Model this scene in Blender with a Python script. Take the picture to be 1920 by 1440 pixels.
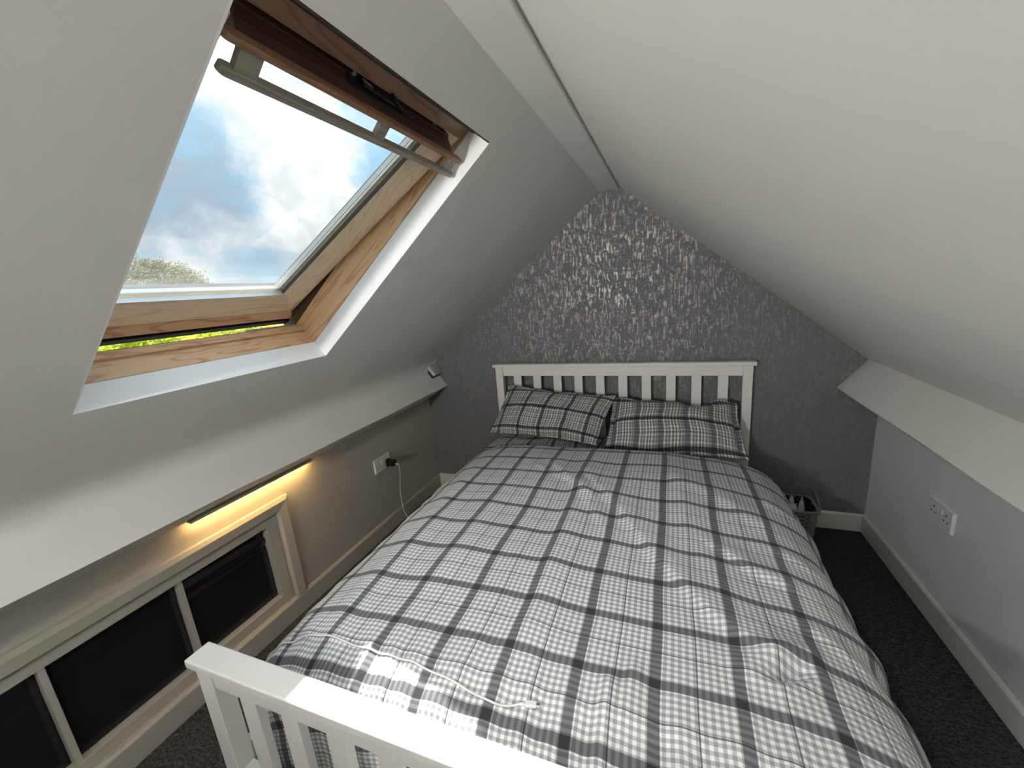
import bpy, bmesh, math, random
from mathutils import Vector, Matrix, noise
from mathutils.bvhtree import BVHTree

random.seed(7)
for o in list(bpy.data.objects):
    bpy.data.objects.remove(o, do_unlink=True)
SC = bpy.context.scene
COL = SC.collection
R = math.radians

# ------------------------------------------------------------------ camera
YAW, PITCH, ROLL = 0.3778, -0.2298, -0.0835
CAM = Vector((0.3085, -2.3887, 1.3858))
cy, sy, cp, sp, cr, sr = (math.cos(YAW), math.sin(YAW), math.cos(PITCH), math.sin(PITCH), math.cos(ROLL), math.sin(ROLL))
fw = Vector((-sy * cp, cy * cp, sp))
rt = Vector((cy, sy, 0))
up = rt.cross(fw)
r2 = rt * cr + up * sr
u2 = up * cr - rt * sr
cd = bpy.data.cameras.new('camera')
cam = bpy.data.objects.new('camera', cd)
COL.objects.link(cam)
m3 = Matrix((r2, u2, -fw)).transposed()
cam.matrix_world = Matrix.Translation(CAM) @ m3.to_4x4()
cd.sensor_fit = 'HORIZONTAL'
cd.sensor_width = 36.0
cd.lens = 36.0 * 758.94 / 1920.0
cd.clip_start = 0.02
cd.clip_end = 2000
SC.camera = cam

# ------------------------------------------------------------------ view transform
vs = SC.view_settings
vs.view_transform = 'Standard'
vs.look = 'None'
vs.gamma = 1.0
vs.use_curve_mapping = False
vs.exposure = 0.0


# ------------------------------------------------------------------ node helper
class NT:
    def __init__(self, tree):
        self.t = tree
        self.n = tree.nodes
        self.l = tree.links

    def new(self, typ, **kw):
        nd = self.n.new(typ)
        for k, v in kw.items():
            setattr(nd, k, v)
        return nd

    def put(self, sock, val):
        if isinstance(val, bpy.types.NodeSocket):
            self.l.new(val, sock)
        elif val is not None:
            sock.default_value = val

    def m(self, op, a, b=None, c=None, clamp=False):
        nd = self.new('ShaderNodeMath', operation=op)
        nd.use_clamp = clamp
        self.put(nd.inputs[0], a)
        if b is not None:
            self.put(nd.inputs[1], b)
        if c is not None:
            self.put(nd.inputs[2], c)
        return nd.outputs[0]

    def vm(self, op, a, b=None):
        nd = self.new('ShaderNodeVectorMath', operation=op)
        self.put(nd.inputs[0], a)
        if b is not None:
            self.put(nd.inputs[1], b)
        return nd.outputs['Value'] if op in ('DOT_PRODUCT', 'LENGTH') else nd.outputs[0]

    def mix(self, fac, a, b, blend='MIX'):
        nd = self.new('ShaderNodeMix', data_type='RGBA', blend_type=blend)
        self.put(nd.inputs[0], fac)
        self.put(nd.inputs[6], a)
        self.put(nd.inputs[7], b)
        return nd.outputs[2]

    def noise(self, vec, scale, detail=4, rough=.5, dist=0.0):
        nd = self.new('ShaderNodeTexNoise')
        self.put(nd.inputs['Vector'], vec)
        nd.inputs['Scale'].default_value = scale
        nd.inputs['Detail'].default_value = detail
        nd.inputs['Roughness'].default_value = rough
        nd.inputs['Distortion'].default_value = dist
        return nd.outputs['Fac'], nd.outputs['Color']

    def smooth(self, v, lo, hi):
        nd = self.new('ShaderNodeMapRange', interpolation_type='SMOOTHSTEP')
        self.put(nd.inputs[0], v)
        nd.inputs[1].default_value = lo
        nd.inputs[2].default_value = hi
        return nd.outputs[0]

    def mapping(self, vec, scale=(1, 1, 1), loc=(0, 0, 0), rot=(0, 0, 0)):
        nd = self.new('ShaderNodeMapping')
        self.put(nd.inputs[0], vec)
        nd.inputs['Scale'].default_value = scale
        nd.inputs['Location'].default_value = loc
        nd.inputs['Rotation'].default_value = rot
        return nd.outputs[0]


def rgb(r, g, b):
    def f(c):
        c /= 255.0
        return c / 12.92 if c <= .04045 else ((c + .055) / 1.055) ** 2.4
    return (f(r), f(g), f(b), 1)


# ------------------------------------------------------------------ sky and sun
SKY_GAIN = .92
FILL_LAMP = 1600.0                      # globe of the added fill lamp
FILL_DOWN = 29.0                      # downlight added as unseen fill over the bed foot
W = bpy.data.worlds.new('sky')
SC.world = W
W.use_nodes = True
nt = NT(W.node_tree)
nt.n.clear()
tc = nt.new('ShaderNodeTexCoord')
dirn = tc.outputs['Generated']
sep = nt.new('ShaderNodeSeparateXYZ')
nt.put(sep.inputs[0], dirn)
zup = nt.m('MAXIMUM', sep.outputs[2], 0.0)
den = nt.m('ADD', zup, 0.22)
comb = nt.new('ShaderNodeCombineXYZ')
nt.put(comb.inputs[0], nt.m('DIVIDE', sep.outputs[0], den))
nt.put(comb.inputs[1], nt.m('DIVIDE', sep.outputs[1], den))
cl1, cl1c = nt.noise(comb.outputs[0], 1.15, 9, .55, .35)
cl2, _ = nt.noise(dirn, 9.0, 8, .62, .6)
# drifting cloud banks and blue gaps (directions of the sky seen through the roof window)
bias = None
wob = nt.vm('SCALE', nt.vm('SUBTRACT', nt.noise(dirn, 5.0, 5, .6, .3)[1], (.5, .5, .5)))
wob.node.inputs['Scale'].default_value = .17
dw = nt.vm('NORMALIZE', nt.vm('ADD', dirn, wob))
for d, rad, amt in (((-.815, .525, .250), .14, -.34), ((-.765, .593, .24), .08, -.26), ((-.880, .45, .16), .10, -.20),
                    ((-.642, .703, .30), .08, .26), ((-.700, .675, .235), .075, .26), ((-.760, .615, .185), .075, .22),
                    ((-.648, .746, .15), .11, .30), ((-.839, .526, .125), .09, .22),
                    ((-.578, .775, .25), .065, -.34), ((-.53, .80, .275), .05, -.2), ((-.775, .63, .045), .07, -.20),
                    ((-.68, .61, .40), .16, .22)):
    n = nt.vm('LENGTH', nt.vm('SUBTRACT', dw, d))
    f = nt.m('MULTIPLY', nt.m('SUBTRACT', 1.0, nt.smooth(n, 0.0, rad * 1.7)), amt)
    bias = f if bias is None else nt.m('ADD', bias, f)
dens = nt.m('ADD', nt.m('MULTIPLY', cl1, .75), nt.m('MULTIPLY', cl2, .62))
dens = nt.m('ADD', dens, bias)
cloud = nt.smooth(dens, .46, .90)
white = nt.mix(nt.smooth(nt.noise(dirn, 14.0, 6, .6, .5)[0], .35, .62), (.80, .83, .86, 1), (1.02, 1.03, 1.03, 1))
# thicker grey cloud bodies against thin blue
blue = nt.mix(nt.smooth(nt.m('ADD', cl1, nt.m('MULTIPLY', cl2, .4)), .58, .86), rgb(162, 206, 232), rgb(170, 189, 206))
skyc = nt.mix(cloud, blue, white)
hazef = nt.m('MULTIPLY', nt.m('SUBTRACT', 1.0, nt.smooth(sep.outputs[2], -.02, .12)), .45)
skyc = nt.mix(hazef, skyc, rgb(226, 236, 244))
bg = nt.new('ShaderNodeBackground')
nt.put(bg.inputs[0], skyc)
# overcast luminance law: brighter towards the zenith all round
nt.put(bg.inputs[1], nt.m('MULTIPLY', nt.m('ADD', 1.0, nt.m('MULTIPLY', zup, 2.0)), SKY_GAIN))
out = nt.new('ShaderNodeOutputWorld')
nt.l.new(bg.outputs[0], out.inputs[0])

SUN_DIR = Vector((.63, -.48, -1.0)).normalized()
ld = bpy.data.lights.new('sun', 'SUN')
ld.energy = 16.0
ld.angle = R(.6)
ld.color = (1.0, .95, .87)
lo = bpy.data.objects.new('sun', ld)
COL.objects.link(lo)
lo.location = (-6, 5, 9)
lo.rotation_euler = SUN_DIR.to_track_quat('-Z', 'Y').to_euler()


# ------------------------------------------------------------------ materials
def mat(name):
    mm = bpy.data.materials.new(name)
    mm.use_nodes = True
    t = NT(mm.node_tree)
    t.n.clear()
    b = t.new('ShaderNodeBsdfPrincipled')
    o = t.new('ShaderNodeOutputMaterial')
    t.l.new(b.outputs[0], o.inputs[0])
    return mm, t, b


def bump(t, b, h, strength, dist=.002):
    nd = t.new('ShaderNodeBump')
    nd.inputs['Strength'].default_value = strength
    nd.inputs['Distance'].default_value = dist
    t.put(nd.inputs['Height'], h)
    t.l.new(nd.outputs[0], b.inputs['Normal'])


def paint(name, col, rough=.6, grain=.15, gscale=140, var=.04, spec=.3):
    mm, t, b = mat(name)
    tcn = t.new('ShaderNodeTexCoord')
    n1, _ = t.noise(tcn.outputs['Object'], 2.2, 5, .6)
    n2, _ = t.noise(tcn.outputs['Object'], gscale, 3, .6)
    dark = tuple(c * (1 - var * 2) for c in col[:3]) + (1,)
    t.put(b.inputs['Base Color'], t.mix(t.smooth(n1, .3, .75), col, dark))
    b.inputs['Roughness'].default_value = rough
    b.inputs['Specular IOR Level'].default_value = spec
    bump(t, b, n2, grain, .0015)
    return mm


M = {}
M['plaster'] = paint('white_plaster', (.80, .80, .77, 1), .75, .13, 90, .03)
M['reveal'] = paint('reveal_paint', (.88, .88, .89, 1), .55, .1, 60, .01)
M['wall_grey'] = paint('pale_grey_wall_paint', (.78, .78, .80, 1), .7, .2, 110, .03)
M['wall_warm'] = paint('warm_shaded_wall_paint', (.45, .43, .39, 1), .7, .2, 110, .03)  # wall tone lowered to carry the shade under the purlin
M['gloss'] = paint('white_gloss_wood', (.80, .79, .76, 1), .32, .05, 30, .02, .5)
M['cream_gloss'] = paint('cream_gloss_wood', (.76, .73, .67, 1), .35, .05, 30, .02, .5)
M['shaded_frame_paint'] = paint('shade_darkened_frame_paint', (.44, .42, .37, 1), .4, .05, 30, .03, .4)  # white woodwork, shade below the purlin put into the paint tone
M['bed_white'] = paint('white_painted_pine', (.82, .82, .80, 1), .3, .06, 25, .015, .5)
M['plastic'] = paint('white_plastic', (.78, .78, .80, 1), .3, .0, 20, .0, .5)
M['plastic_dim'] = paint('grey_plastic', (.52, .52, .50, 1), .4, .0, 20, .0, .5)
M['black_plastic'] = paint('black_plastic', (.012, .012, .014, 1), .35, .0, 20, .0, .5)
M['dark_hole'] = paint('dark_recess', (.01, .01, .01, 1), .8, .0, 20, .0, .1)
M['cable'] = paint('white_cable', (.82, .82, .82, 1), .4, .0, 20, .0, .4)


def wood(name, axis, light, dark, scale=1.0, rough=.42, warp=1.0, seed=0.0):
    """pine: grain runs along local axis (0 = x, 1 = y, 2 = z)"""
    mm, t, b = mat(name)
    tcn = t.new('ShaderNodeTexCoord')
    sc = [9.0, 9.0, 9.0]
    sc[axis] = .9
    v = t.mapping(tcn.outputs['Object'], tuple(s * scale for s in sc), (seed, seed * 1.7, seed * .6))
    n1, _ = t.noise(v, 1.3, 3, .5, .4 * warp)
    ring = t.m('FRACT', t.m('MULTIPLY', n1, 13.0))
    line = t.m('ABSOLUTE', t.m('SUBTRACT', ring, .5))
    ringm = t.smooth(line, .30, .49)
    sc2 = [160.0, 160.0, 160.0]
    sc2[axis] = 5.0
    n2, _ = t.noise(t.mapping(tcn.outputs['Object'], tuple(sc2)), 1.0, 3, .6)
    fac = t.m('ADD', t.m('MULTIPLY', ringm, .62), t.m('MULTIPLY', t.m('SUBTRACT', n2, .35), .55), clamp=True)
    t.put(b.inputs['Base Color'], t.mix(fac, light, dark))
    b.inputs['Roughness'].default_value = rough
    b.inputs['Specular IOR Level'].default_value = .4
    bump(t, b, fac, .15, .0008)
    return mm


PL, PD = (.70, .45, .26, 1), (.42, .21, .10, 1)
M['pine_x'] = wood('varnished_pine_along_width', 0, PL, PD, 1.0, .4, 1.6, 1.3)
M['pine_y'] = wood('varnished_pine_along_slope', 1, PL, PD, 1.0, .4, 1.0, 4.1)
SL, SD = (.82, .66, .47, 1), (.64, .47, .31, 1)
M['sash_x'] = wood('sash_pine_along_width', 0, SL, SD, .8, .4, 2.6, 2.2)
M['sash_y'] = wood('sash_pine_along_slope', 1, SL, SD, 1.0, .4, .7, 7.7)
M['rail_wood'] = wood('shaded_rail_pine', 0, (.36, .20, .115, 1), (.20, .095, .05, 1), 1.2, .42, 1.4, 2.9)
M['flap_wood'] = wood('dark_shaded_flap_wood', 0, (.085, .042, .03, 1), (.045, .022, .018, 1), 1.0, .5, .8, 3.0)  # dark head wood; on the flap the tone carries its shade
M['bar_wood'] = wood('grey_worn_bar_wood', 0, (.36, .33, .28, 1), (.22, .19, .15, 1), 1.0, .4, .8, 5.0)


def simple(name, col, rough=.5, metal=0.0, spec=.5):
    mm, t, b = mat(name)
    tcn = t.new('ShaderNodeTexCoord')
    n1, _ = t.noise(tcn.outputs['Object'], 25, 3, .6)
    d = tuple(c * .8 for c in col[:3]) + (1,)
    t.put(b.inputs['Base Color'], t.mix(n1, col, d))
    b.inputs['Roughness'].default_value = rough
    b.inputs['Metallic'].default_value = metal
    b.inputs['Specular IOR Level'].default_value = spec
    return mm


M['gap_shade'] = simple('gap_shade_dark', (.06, .035, .025, 1), .7)  # dark tone stands for the shade beside the open sash
M['gasket'] = simple('grey_rubber_gasket', (.07, .065, .06, 1), .6)
M['dark_metal'] = simple('dark_latch_metal', (.04, .04, .05, 1), .35, .7)
M['steel'] = simple('bright_latch_steel', (.6, .6, .6, 1), .3, .9)
M['aluminium'] = simple('aluminium_spacer', (.72, .74, .74, 1), .35, .3)
M['cladding'] = simple('outer_cladding', (.22, .22, .22, 1), .5, .4)
M['flash'] = simple('roof_flashing', (.55, .47, .45, 1), .4, .3)
M['flash_pink'] = simple('pinkish_bright_flashing', (.80, .66, .64, 1), .35, .2)
M['tile'] = simple('roof_underlay', (.12, .10, .09, 1), .8)
M['sticker'] = simple('pale_film_sticker', (.72, .70, .66, 1), .5)
M['mattress'] = simple('mattress_ticking', (.70, .69, .66, 1), .9)


def glass_mat():
    mm, t, b = mat('window_glass')
    t.n.remove(b)
    o = [x for x in t.n if x.type == 'OUTPUT_MATERIAL'][0]
    tr = t.new('ShaderNodeBsdfTransparent')
    tr.inputs[0].default_value = (.93, .95, .95, 1)
    gl = t.new('ShaderNodeBsdfGlossy')
    gl.inputs['Roughness'].default_value = .02
    df = t.new('ShaderNodeBsdfTranslucent')
    df.inputs[0].default_value = (.9, .9, .88, 1)
    # dried rain dust, thicker towards the lower rail of the sash
    tcn = t.new('ShaderNodeTexCoord')
    sx = t.new('ShaderNodeSeparateXYZ')
    t.put(sx.inputs[0], tcn.outputs['Object'])
    low = t.smooth(sx.outputs[1], .62, .86)
    st, _ = t.noise(t.mapping(tcn.outputs['Object'], (3, 60, 1)), 1.0, 4, .6)
    sp_, _ = t.noise(tcn.outputs['Object'], 55, 2, .5)
    dust = t.m('ADD', t.m('MULTIPLY', t.m('MULTIPLY', low, st), .10), t.m('MULTIPLY', t.smooth(sp_, .74, .8), .05))
    dust = t.m('ADD', dust, .002)
    mx = t.new('ShaderNodeMixShader')
    t.put(mx.inputs[0], dust)
    t.l.new(tr.outputs[0], mx.inputs[1])
    t.l.new(df.outputs[0], mx.inputs[2])
    fr = t.new('ShaderNodeFresnel')
    fr.inputs[0].default_value = 1.45
    m2 = t.new('ShaderNodeMixShader')
    t.put(m2.inputs[0], t.m('MULTIPLY', fr.outputs[0], .12))
    t.l.new(mx.outputs[0], m2.inputs[1])
    t.l.new(gl.outputs[0], m2.inputs[2])
    t.l.new(m2.outputs[0], o.inputs[0])
    return mm


M['glass'] = glass_mat()


def wallpaper_mat():
    mm, t, b = mat('grey_metallic_fleck_wallpaper')
    tcn = t.new('ShaderNodeTexCoord')
    co = tcn.outputs['Object']
    big, _ = t.noise(co, 3.5, 4, .6)
    v1 = t.mapping(co, (92, 92, 20))
    f1, _ = t.noise(v1, 1.0, 4, .60, .8)
    v2 = t.mapping(co, (26, 26, 75))
    f2, _ = t.noise(v2, 1.0, 3, .6, .6)
    f3, _ = t.noise(t.mapping(co, (330, 330, 60)), 1.0, 2, .6)
    mask = t.m('ADD', t.m('MULTIPLY', f1, .72), t.m('MULTIPLY', f2, .28))
    mask = t.m('ADD', mask, t.m('MULTIPLY', t.m('SUBTRACT', big, .5), .12))
    fleck = t.m('MULTIPLY', t.smooth(mask, .51, .58), .8)
    base = t.mix(t.smooth(f3, .3, .7), (.135, .135, .145, 1), (.175, .175, .185, 1))
    fl = t.mix(t.smooth(f3, .35, .7), (.25, .25, .255, 1), (.33, .33, .33, 1))
    t.put(b.inputs['Base Color'], t.mix(fleck, base, fl))
    t.put(b.inputs['Metallic'], t.m('MULTIPLY', fleck, .9))
    t.put(b.inputs['Roughness'], t.m('SUBTRACT', .62, t.m('MULTIPLY', fleck, .24)))
    b.inputs['Specular IOR Level'].default_value = .35
    bump(t, b, t.m('ADD', t.m('MULTIPLY', fleck, .7), t.m('MULTIPLY', f3, .5)), .18, .0015)
    return mm


M['wallpaper'] = wallpaper_mat()


def carpet_mat():
    mm, t, b = mat('charcoal_loop_carpet')
    tcn = t.new('ShaderNodeTexCoord')
    co = tcn.outputs['Object']
    n1, _ = t.noise(co, 130, 3, .7)
    n2, _ = t.noise(co, 480, 2, .6)
    n3, _ = t.noise(t.mapping(co, (45, 90, 1)), 1.0, 3, .65)
    f = t.m('ADD', t.m('MULTIPLY', n1, .5), t.m('ADD', t.m('MULTIPLY', n2, .3), t.m('MULTIPLY', n3, .3)))
    t.put(b.inputs['Base Color'], t.mix(t.smooth(f, .42, .72), (.012, .011, .012, 1), (.115, .11, .12, 1)))
    b.inputs['Roughness'].default_value = .95
    b.inputs['Specular IOR Level'].default_value = .1
    bump(t, b, f, 1.0, .008)
    return mm


M['carpet'] = carpet_mat()


def plaid_mat(name, pu, pv, band_u, band_v, check, lightc, grey_u, grey_v, dark_u, dark_v, offu=0, offv=0, thin=.022, softu=0.0, tint=(1, 1, 1)):
    """woven check: warp and weft yarn tones multiply; UV are cloth metres"""
    mm, t, b = mat(name)
    tcn = t.new('ShaderNodeTexCoord')
    s = t.new('ShaderNodeSeparateXYZ')
    t.put(s.inputs[0], tcn.outputs['UV'])

    def yarn(co, per, band, grey, dark, off):
        q = t.m('ADD', t.m('DIVIDE', co, per), off)
        fr = t.m('FRACT', q)
        d = t.m('ABSOLUTE', t.m('SUBTRACT', fr, .5))
        bandm = t.m('SUBTRACT', 1.0, t.smooth(d, band * .5 - .006, band * .5 + .006))
        tn = t.m('SUBTRACT', .5, d)
        thinm = t.m('SUBTRACT', 1.0, t.smooth(tn, .006, .011))
        g = t.m('FRACT', t.m('ADD', t.m('MULTIPLY', q, check), .25))
        gd = t.m('ABSOLUTE', t.m('SUBTRACT', g, .5))
        gm = t.smooth(gd, .215, .285)
        val = t.m('ADD', t.m('MULTIPLY', gm, grey - lightc), lightc)
        # grey tufted ground between groups of stripes
        if softu:
            g2 = t.m('ABSOLUTE', t.m('SUBTRACT', t.m('FRACT', t.m('MULTIPLY', q, 2.0)), .5))
            sm = t.m('SUBTRACT', 1.0, t.smooth(g2, .10, .13))
            val = t.m('ADD', val, t.m('MULTIPLY', t.m('SUBTRACT', grey * 1.15, val), t.m('MULTIPLY', sm, softu)))
        val = t.m('ADD', val, t.m('MULTIPLY', t.m('SUBTRACT', dark, val), bandm))
        val = t.m('ADD', val, t.m('MULTIPLY', t.m('SUBTRACT', dark * .7, val), t.m('MULTIPLY', thinm, .9)))
        return val
    a = yarn(s.outputs[0], pu, band_u, grey_u, dark_u, offu)
    c = yarn(s.outputs[1], pv, band_v, grey_v, dark_v, offv)
    val = t.m('MULTIPLY', a, c)
    n1, _ = t.noise(t.mapping(tcn.outputs['UV'], (900, 900, 1)), 1.0, 2, .6)
    n2, _ = t.noise(tcn.outputs['UV'], 6, 3, .5)
    val = t.m('MULTIPLY', val, t.m('ADD', .86, t.m('MULTIPLY', n1, .28)))
    ramp = t.mix(t.smooth(val, .05, .6), (.95 * tint[0], .98 * tint[1], 1.08 * tint[2], 1), (.97 * tint[0], .985 * tint[1], 1.02 * tint[2], 1))
    cmb = t.new('ShaderNodeCombineXYZ')
    for i in range(3):
        t.put(cmb.inputs[i], val)
    t.put(b.inputs['Base Color'], t.mix(1.0, ramp, cmb.outputs[0], 'MULTIPLY'))
    b.inputs['Roughness'].default_value = .9
    b.inputs['Specular IOR Level'].default_value = .15
    b.inputs['Sheen Weight'].default_value = .12
    bump(t, b, t.m('ADD', n1, t.m('MULTIPLY', n2, .0)), .25, .0008)
    return mm


M['duvet'] = plaid_mat('grey_plaid_brushed_cotton', .1595, .144, .14, .135, 11, .96, .58, .58, .21, .21, offu=.655, offv=.91)
M['pillow_a'] = plaid_mat('dark_plaid_pillow_cotton', .128, .125, .15, .13, 9, .90, .34, .46, .14, .12, offu=.1, offv=.1, softu=.75, tint=(1, .99, .95))
M['pillow_b'] = plaid_mat('dark_plaid_pillow_cotton_wide', .118, .150, .22, .12, 8, .92, .30, .52, .22, .12, offu=.2, offv=.32, softu=.6, tint=(1, .99, .95))
M['pillow_c'] = plaid_mat('dark_plaid_under_pillow_cotton', .128, .125, .15, .13, 9, .88, .34, .46, .14, .12, offu=.4, offv=.3, softu=.75, tint=(1, .99, .95))


def black_sheet_mat():
    mm, t, b = mat('glossy_black_sheet')
    tcn = t.new('ShaderNodeTexCoord')
    n1, _ = t.noise(tcn.outputs['Object'], 9, 3, .5)
    t.put(b.inputs['Base Color'], t.mix(n1, (.006, .006, .009, 1), (.011, .011, .015, 1)))
    b.inputs['Roughness'].default_value = .2
    b.inputs['Specular IOR Level'].default_value = .5
    bump(t, b, n1, .12, .01)
    return mm


M['black_sheet'] = black_sheet_mat()


def basket_mat():
    mm, t, b = mat('grey_woven_basket')
    tcn = t.new('ShaderNodeTexCoord')
    n1, _ = t.noise(tcn.outputs['Object'], 60, 3, .6)
    t.put(b.inputs['Base Color'], t.mix(n1, (.20, .19, .185, 1), (.34, .33, .31, 1)))
    b.inputs['Roughness'].default_value = .8
    return mm


M['basket'] = basket_mat()


def leaf_mat(name, c1, c2):
    mm, t, b = mat(name)
    o = [x for x in t.n if x.type == 'OUTPUT_MATERIAL'][0]
    gi = t.new('ShaderNodeTexCoord')
    n1, _ = t.noise(gi.outputs['Object'], 2.5, 3, .6)
    col = t.mix(t.smooth(n1, .3, .7), c1, c2)
    t.put(b.inputs['Base Color'], col)
    b.inputs['Roughness'].default_value = .6
    tl = t.new('ShaderNodeBsdfTranslucent')
    t.put(tl.inputs[0], col)
    mx = t.new('ShaderNodeMixShader')
    mx.inputs[0].default_value = .45
    t.l.new(b.outputs[0], mx.inputs[1])
    t.l.new(tl.outputs[0], mx.inputs[2])
    t.l.new(mx.outputs[0], o.inputs[0])
    return mm


M['leaf'] = leaf_mat('pale_tree_leaves', (.17, .18, .11, 1), (.26, .26, .18, 1))
M['hedge'] = leaf_mat('yellow_green_leaves', (.42, .50, .05, 1), (.60, .62, .12, 1))
M['bark'] = simple('grey_bark', (.12, .09, .07, 1), .9)
M['grass'] = leaf_mat('lawn_grass', (.30, .38, .06, 1), (.42, .48, .10, 1))


def emit_mat(name, col, s):
    mm, t, b = mat(name)
    b.inputs['Base Color'].default_value = (.8, .8, .8, 1)
    b.inputs['Emission Color'].default_value = col
    b.inputs['Emission Strength'].default_value = s
    return mm


# ------------------------------------------------------------------ mesh helpers
def bmnew():
    return bmesh.new()


def hexa(bm, P):
    """8 points: 0-3 one face loop, 4-7 the opposite loop"""
    v = [bm.verts.new(p) for p in P]
    for f in ((0, 1, 2, 3), (7, 6, 5, 4), (0, 4, 5, 1), (1, 5, 6, 2), (2, 6, 7, 3), (3, 7, 4, 0)):
        bm.faces.new([v[i] for i in f])
    return v


def box(bm, lo, hi, f=None):
    (x0, y0, z0), (x1, y1, z1) = lo, hi
    P = [(x0, y0, z0), (x1, y0, z0), (x1, y1, z0), (x0, y1, z0), (x0, y0, z1), (x1, y0, z1), (x1, y1, z1), (x0, y1, z1)]
    if f:
        P = [f(*p) for p in P]
    return hexa(bm, P)


def prism(bm, prof, place):
    """prof: 2-D outline; place(a, b, k) with k = 0 / 1 gives the two end loops"""
    A = [bm.verts.new(place(a, b, 0)) for a, b in prof]
    B = [bm.verts.new(place(a, b, 1)) for a, b in prof]
    n = len(prof)
    bm.faces.new(A)
    bm.faces.new(B[::-1])
    for i in range(n):
        j = (i + 1) % n
        bm.faces.new((A[i], B[i], B[j], A[j]))


def tube(bm, pts, rad, seg=10, cap=True, flat=1.0):
    pts = [Vector(p) for p in pts]
    rings = []
    prev = None
    for i, p in enumerate(pts):
        t = (pts[min(i + 1, len(pts) - 1)] - pts[max(i - 1, 0)]).normalized()
        if prev is None:
            a = Vector((0, 0, 1)) if abs(t.z) < .9 else Vector((1, 0, 0))
            nrm = (a - t * a.dot(t)).normalized()
        else:
            nrm = (prev - t * prev.dot(t)).normalized()
        prev = nrm
        bn = t.cross(nrm)
        r = rad[i] if isinstance(rad, (list, tuple)) else rad
        rings.append([bm.verts.new(p + nrm * (math.cos(2 * math.pi * k / seg) * r * flat) + bn * (math.sin(2 * math.pi * k / seg) * r)) for k in range(seg)])
    for a, b in zip(rings, rings[1:]):
        for k in range(seg):
            bm.faces.new((a[k], a[(k + 1) % seg], b[(k + 1) % seg], b[k]))
    if cap:
        bm.faces.new(rings[0][::-1])
        bm.faces.new(rings[-1])


def lathe(bm, prof, centre, seg=20):
    cx_, cy_, cz_ = centre
    rings = []
    for r, z in prof:
        rings.append([bm.verts.new((cx_ + r * math.cos(2 * math.pi * k / seg), cy_ + r * math.sin(2 * math.pi * k / seg), cz_ + z)) for k in range(seg)])
    for a, b in zip(rings, rings[1:]):
        for k in range(seg):
            bm.faces.new((a[k], a[(k + 1) % seg], b[(k + 1) % seg], b[k]))
    bm.faces.new(rings[0][::-1])
    bm.faces.new(rings[-1])


def smoothline(pts, n=8):
    """Catmull-Rom through the points"""
    P = [Vector(p) for p in pts]
    P = [P[0] * 2 - P[1]] + P + [P[-1] * 2 - P[-2]]
    out = []
    for i in range(1, len(P) - 2):
        p0, p1, p2, p3 = P[i - 1:i + 3]
        for k in range(n):
            t = k / n
            out.append(.5 * ((2 * p1) + (p2 - p0) * t + (2 * p0 - 5 * p1 + 4 * p2 - p3) * t * t + (3 * p1 - p0 - 3 * p2 + p3) * t ** 3))
    out.append(P[-2])
    return out


def obj(name, bm, material, parent=None, bevel=0.0, smooth=False, seg=2):
    bmesh.ops.recalc_face_normals(bm, faces=bm.faces)
    if bevel:
        bmesh.ops.bevel(bm, geom=[e for e in bm.edges if e.calc_face_angle(0) > .5], offset=bevel, segments=seg, profile=.5, affect='EDGES', clamp_overlap=True)
    me = bpy.data.meshes.new(name)
    bm.to_mesh(me)
    bm.free()
    if material is not None:
        me.materials.append(material)
    if smooth:
        for p in me.polygons:
            p.use_smooth = True
    o = bpy.data.objects.new(name, me)
    COL.objects.link(o)
    if parent is not None:
        o.parent = parent
    return o


def empty(name, loc=(0, 0, 0), parent=None):
    o = bpy.data.objects.new(name, None)
    o.empty_display_size = .05
    COL.objects.link(o)
    o.location = loc
    if parent is not None:
        o.parent = parent
    return o


def tag(o, label, cat, group=None):
    o['label'] = label
    o['category'] = cat
    if group:
        o['group'] = group
    return o


def structure(o, label=None, cat=None):
    o['kind'] = 'structure'
    if label:
        o['label'] = label
    if cat:
        o['category'] = cat
    return o


def rebase(root):
    """move mesh children built in world coordinates under an empty that stands away from the origin"""
    for ch in root.children:
        ch.matrix_parent_inverse = Matrix.Translation(-Vector(root.location))


# ------------------------------------------------------------------ room dimensions
XL, XR = -1.287, 1.271           # left and right dwarf walls
YB = -4.20                       # wall behind the camera
ANG = R(38.6)
CA, SA = math.cos(ANG), math.sin(ANG)
OL = Vector((-.046, 0, 1.86))    # point on the left slope near the ridge
ANR = math.atan2(.825, 1.0)
CR_, SR_ = math.cos(ANR), math.sin(ANR)
OR = Vector((.070, 0, 1.859))


def LS(y, s, w):                 # left slope: y along the room, s down the slope, w outwards
    return Vector((OL.x - CA * s - SA * w, y, OL.z - SA * s + CA * w))


def RS(y, s, w):                 # right slope
    return Vector((OR.x + CR_ * s + SR_ * w, y, OR.z - SR_ * s + CR_ * w))


# roof window opening in the left slope
WY0, WY1, WS0, WS1, WD = -1.957, -1.248, .131, 1.057, .07

# ------------------------------------------------------------------ setting: floor, walls, ceiling
bm = bmnew()
box(bm, (XL - .12, YB - .12, -.08), (XR + .12, .12, 0))
structure(obj('floor', bm, M['carpet']), 'charcoal carpet on the attic floor beside the bed', 'floor')

bm = bmnew()                     # gable wall with the grey wallpaper
box(bm, (XL - .3, 0, -.05), (XR + .3, .12, 2.05))
structure(obj('wall_far', bm, M['wallpaper']), 'grey gable wall in metallic fleck wallpaper behind the headboard', 'wall')
bm = bmnew()
box(bm, (XL - .3, YB - .12, -.05), (XR + .3, YB, 2.05))
structure(obj('wall_near', bm, M['wallpaper']))
bm = bmnew()
box(bm, (XR, YB, -.05), (XR + .10, 0, .72))
structure(obj('wall_right', bm, M['wall_grey']), 'low grey painted wall right of the bed', 'wall')

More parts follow.
